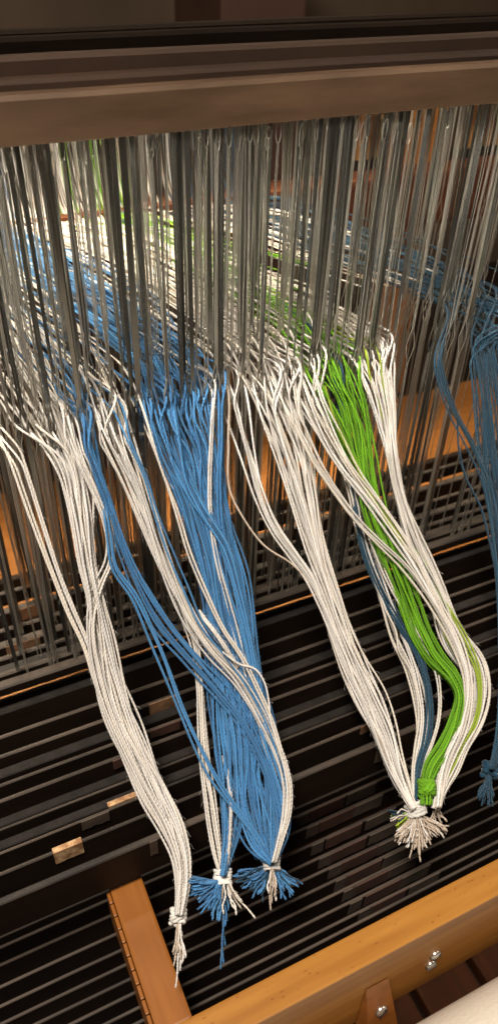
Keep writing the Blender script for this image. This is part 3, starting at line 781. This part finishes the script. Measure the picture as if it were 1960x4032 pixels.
# --- teal bundle at the right edge
B = bundle("yarn_bundle", 1233, 1938, "dark teal yarn bundle at the right edge of the picture")
TE = (3, 3, 2)
sub(B, 6, [(1087, 790, 12), (1090, 865, 12), (1107, 950, 11), (1139, 1035, 11), (1180, 1110, 13), (1215, 1190, 15), (1240, 1290, 16), (1256, 1440, 17), (1273, 1600, 18), (1270, 1750, 18), (1255, 1860, 13), (1235, 1935, 6)], 'teal', (1185, 1205), shafts_=(1,), dxb=-0.2)
sub(B, 12, [(1178, 790, 26), (1200, 890, 25), (1213, 980, 27), (1224, 1090, 28), (1235, 1200, 25), (1250, 1330, 22), (1268, 1500, 22), (1276, 1650, 20), (1260, 1840, 14), (1235, 1935, 6)], 'teal', (1262, 1320), shafts_=(0, 1), dxb=-0.2)
sub(B, 7, [(1228, 850, 18), (1243, 940, 16), (1257, 1060, 16), (1270, 1250, 16), (1285, 1450, 16), (1290, 1650, 16), (1265, 1850, 10), (1235, 1935, 5)], 'teal', (1300, 1350), shafts_=(0, 1), dxb=-0.2)
sub(B, 1, [(1149, 1060, 0), (1153, 1130, 0), (1170, 1200, 0), (1205, 1270, 0), (1232, 1370, 0), (1255, 1500, 0), (1270, 1700, 0), (1235, 1935, 0)], 'teal', None, lift=0.001)
sub(B, 16, [(1300, 960, 30), (1325, 1150, 28), (1340, 1400, 26), (1335, 1650, 20), (1285, 1850, 10), (1236, 1935, 5)], 'teal', (1255, 1350), shafts_=(1, 2, 2, 3), dxb=-0.12, lift=-0.002)
wrap(B, 1232, 1937, 0.0, 0.0036, 3, 0.0017, M['teal'], (-0.15, 1), "knot", 0.0022)
fringe(B, 1231, 1948, fan(1231, 1946, 78, 122, 55, 85, 16), ['teal'], 0.0, spread=2)

# loose fibres standing off the yarn
for (pn, mn), lst in FUZZ.items():
    A = np.array(lst); n = len(A); V = np.zeros((n, 3, 3, 3)); a = np.arange(3) * 2.0944
    off = np.stack([np.cos(a), np.sin(a), np.sin(a + 1.0)], -1)
    for q, r_ in enumerate((0.000055, 0.000045, 0.000012)):
        V[:, q] = A[:, q, None, :] + off[None] * r_
    b0 = (np.arange(n) * 9)[:, None, None]
    Qf = np.array([[q * 3 + j, q * 3 + (j + 1) % 3, q * 3 + 3 + (j + 1) % 3, q * 3 + 3 + j] for q in range(2) for j in range(3)])
    o = add_mesh("fuzz", V.reshape(-1, 3), (b0 + Qf[None]).reshape(-1, 4), bpy.data.materials[mn], bpy.data.objects[pn], np.zeros((n * 9, 2)))
    o["kind"] = "stuff"

# warp threads behind the shafts that belong to no bundle in view
for q in range(120):
    x = -0.10 + 0.42 * (q + rng.uniform(0, 1)) / 120
    k = int(rng.integers(2, 5)); y = SH_Y[k]; bx = x - 0.25 * D * rng.uniform(0.8, 1.2)
    col = 'tan' if rng.random() < 0.5 else 'white'
    if 0.02 < x < 0.09 and rng.random() < 0.7: col = 'blue'
    if 0.20 < x < 0.25 and rng.random() < 0.7: col = 'green'
    zz = rng.normal(0, 0.0025)
    P = np.array([(x, y, ZEYE), (x + (bx - x) * 0.5, (y + 2.04 * D) / 2, -0.645 * D + zz), (bx, 2.04 * D, -0.658 * D), (bx, 2.085 * D, -0.5 * D), (bx, 2.09 * D, -0.34 * D)])
    C = W(spline(P, 0.004)); V, Q, uv = sweep(C, RY * 0.7, 6, 0, 0, np.array([1., 0.1, 0.05]))
    o = add_mesh("warp_thread", V, Q, M[col], None, uv)
    tag(o, "%s warp thread stretched back behind the heddles" % cname_[col], "thread", "%s warp threads behind the heddles" % cname_[col])

# ------------------------------------------------------------------ heddles
def strip_points(zt, zb, kind, seed):
    """Heddle mesh with its eye at the origin, from zb (below) to zt (above)."""
    r_ = np.random.default_rng(seed)
    parts = []
    if kind == 'wire':
        zs = np.concatenate([np.linspace(zb, -0.012, 10), np.linspace(-0.010, 0.010, 11), np.linspace(0.012, zt, 10)])
        for sgn in (-1, 1):
            op = 0.0017 * np.clip(1 - (np.abs(zs) / 0.0085), 0, 1)**0.6
            x = sgn * (0.00032 + op)
            y = 0.0003 * np.sin(zs * 60 + seed) + sgn * 0.0001
            y = y + sgn * 0.0004 * np.where(zs > 0, 1, -1) * np.exp(-(np.abs(zs) / 0.01)**2)
            C = np.column_stack([x, y, zs])
            parts.append(sweep(C, 0.00026, 5, ref=np.array([0., 1, 0])))
        # hook loops at both ends
        for ze, sg in ((zb, -1), (zt, 1)):
            a = np.linspace(0, 2 * math.pi, 13)
            C = np.column_stack([0.0011 * np.sin(a), 0.0002 * np.cos(a), ze + sg * 0.0045 * (1 - np.cos(a)) / 1.0])
            parts.append(sweep(C, 0.00028, 4, ref=np.array([0., 1, 0])))
    else:
        wd = 0.0011 if kind == 'flat' else 0.0016
        zs = np.concatenate([np.linspace(zb, -0.010, 10), np.linspace(-0.008, 0.008, 9), np.linspace(0.010, zt, 12)])
        tw = r_.uniform(-0.5, 0.5) + r_.uniform(-3, 3) * (zs - zb) * 1.2
        op = 0.0011 * np.clip(1 - (np.abs(zs) / 0.007), 0, 1)**0.6
        for sgn in (-1, 1):          # two half-width leaves that part around the eye
            n = len(zs)
            V = []
            for q in range(n):
                x0, x1 = (0.00002 + op[q]) * sgn, (wd * (1 if abs(zs[q]) > 0.009 else 0.75) + op[q]) * sgn
                c_, s_ = math.cos(tw[q]), math.sin(tw[q])
                for xx, yy in ((x0, -0.00014), (x1, -0.00014), (x1, 0.00014), (x0, 0.00014)):
                    V.append((xx * c_ - yy * s_, xx * s_ + yy * c_, zs[q]))
            i = np.arange(n - 1)[:, None] * 4; j = np.arange(4)[None, :]; j2 = (j + 1) % 4
            Q = np.stack([i + j, i + j2, i + 4 + j2, i + 4 + j], -1).reshape(-1, 4)
            parts.append((np.array(V), Q, np.zeros((len(V), 2))))
    return join(parts)


HM = {}
for k, y in enumerate(SH_Y):
    zt_ = SH_TOP[k] - 0.026 - ZEYE; zb_ = -SH_S[k][0] * SH_Y[k] - ZEYE + 0.002
    for kind in ('wire', 'flat', 'wide'):
        for vr in range(3):
            V, Q, uv = strip_points(zt_ if kind == 'wire' else zt_ + 0.013, zb_, kind, 11 * k + vr * 3 + len(kind))
            HM[(k, kind, vr)] = mesh_np("heddle", V, Q, M['steel'] if kind == 'wire' else M['steel_flat'], kind == 'wire')
cname = {'white': 'white', 'blue': 'blue', 'green': 'green', 'olive': 'lime', 'teal': 'dark teal', 'tan': 'tan'}


HL = {}
parts = []
for q in range(80):
    k = int(rng.choice([0, 0, 1, 1, 2, 2, 3, 4])); V, Q, uv = strip_points(SH_TOP[k] - 0.026 - ZEYE, -SH_S[k][0] * SH_Y[k] - ZEYE + 0.002, 'wire', int(rng.integers(99)))
    a, b_, c_ = rng.normal(0, 0.008), rng.normal(0, 0.010), rng.uniform(-0.7, 0.7)
    Rm = np.array(Matrix.Rotation(a, 3, 'X') @ Matrix.Rotation(b_, 3, 'Y') @ Matrix.Rotation(c_, 3, 'Z'))
    parts.append((V @ Rm.T + W((rng.uniform(0.02, 0.98) * SH_Y[k] * 0.97, SH_Y[k] + rng.uniform(0, 0.002), ZEYE + EDZ[k] + rng.normal(0, 0.002))), Q, uv))
V, Q, uv = join(parts)
o = add_mesh("heddles", V, Q, M['steel'], None, uv)
tag(o, "thicket of further thin wire heddles hanging between the shafts", "heddles", kind="stuff")


def heddle(x, y, z, k, kind, label, group):
    o = bpy.data.objects.new("heddle", HM[(k, kind, int(rng.integers(3)))])
    o.location = W((x, y, z))
    o.rotation_euler = (rng.normal(0, 0.008), rng.normal(0, 0.010), rng.uniform(-1.5, 1.5) if kind != 'wire' else rng.uniform(-0.7, 0.7))
    link(o); tag(o, label, "heddle", group); HL.setdefault(label, []).append((x, o))


for u_, yaw in ((908, 0.25), (790, -0.2), (612, 0.1), (545, -0.3), (738, 0.35), (130, 0.2), (352, -0.1)):
    x = eye_x(u_)
    o = bpy.data.objects.new("heddle", HM[(0, 'wide', 0)]); o.scale = (1.0, 1, 1)
    o.location = W((x, D + 0.0005, ZEYE)); o.rotation_euler = (0, rng.normal(0, 0.006), yaw)
    link(o); tag(o, "shiny broad flat heddle on the front shaft", "heddle", "heddles hanging on the front shaft")
cnt = 0
ids = list(range(len(eyes))); random.shuffle(ids)
for i in ids:
    e_, k, col = eyes[i]
    if cnt >= 165: break
    if not (-0.02 < e_[0] < 0.46): continue
    kind = 'wire' if rng.random() < 0.75 else 'flat'
    heddle(e_[0], e_[1], e_[2], k, kind, "%s heddle on the %s shaft holding a %s thread" % ("thin wire" if kind == 'wire' else "flat", ORD[k], cname[col]),
           "heddles hanging on the %s shaft" % ORD[k]); cnt += 1
for k, nn_ in enumerate((30, 30, 26, 24, 24)):
    for q in range(nn_):
        sp = (0.02, 0.98)
        x = (sp[0] + (sp[1] - sp[0]) * (q + rng.uniform(0, 1)) / nn_) * SH_Y[k] * 0.97
        r = rng.random(); kind = 'wide' if r < 0.11 else 'flat' if r < 0.42 else 'wire'
        heddle(x, SH_Y[k] + rng.uniform(0, 0.002), ZEYE + rng.normal(0, 0.002), k, kind,
               "empty %s heddle on the %s shaft" % ({'wide': 'broad flat', 'flat': 'flat', 'wire': 'thin wire'}[kind], ORD[k]),
               "heddles hanging on the %s shaft" % ORD[k])


def ordinal(n):
    low = ORDW + ["nineteenth"]
    if n <= 19: return low[n - 1]
    t, u = divmod(n, 10)
    return ["", "", "twentieth", "thirtieth", "fortieth", "fiftieth", "sixtieth"][t] if u == 0 else ["", "", "twenty", "thirty", "forty", "fifty", "sixty"][t] + "-" + low[u - 1]


groups = {}
for o in bpy.data.objects:                   # tell look-alikes apart by their order across the loom
    if o.parent is None and "label" in o and "category" in o:
        groups.setdefault(o["label"], []).append(o)
for lab, lst in groups.items():
    if len(lst) > 1:
        lst.sort(key=lambda q: (q.location.x if q.location.length > 1e-6 else sum(v.co.x for v in q.data.vertices) / len(q.data.vertices)))
        for i, o in enumerate(lst):
            o["label"] = lab + ", " + ordinal(i + 1) + " from the left"
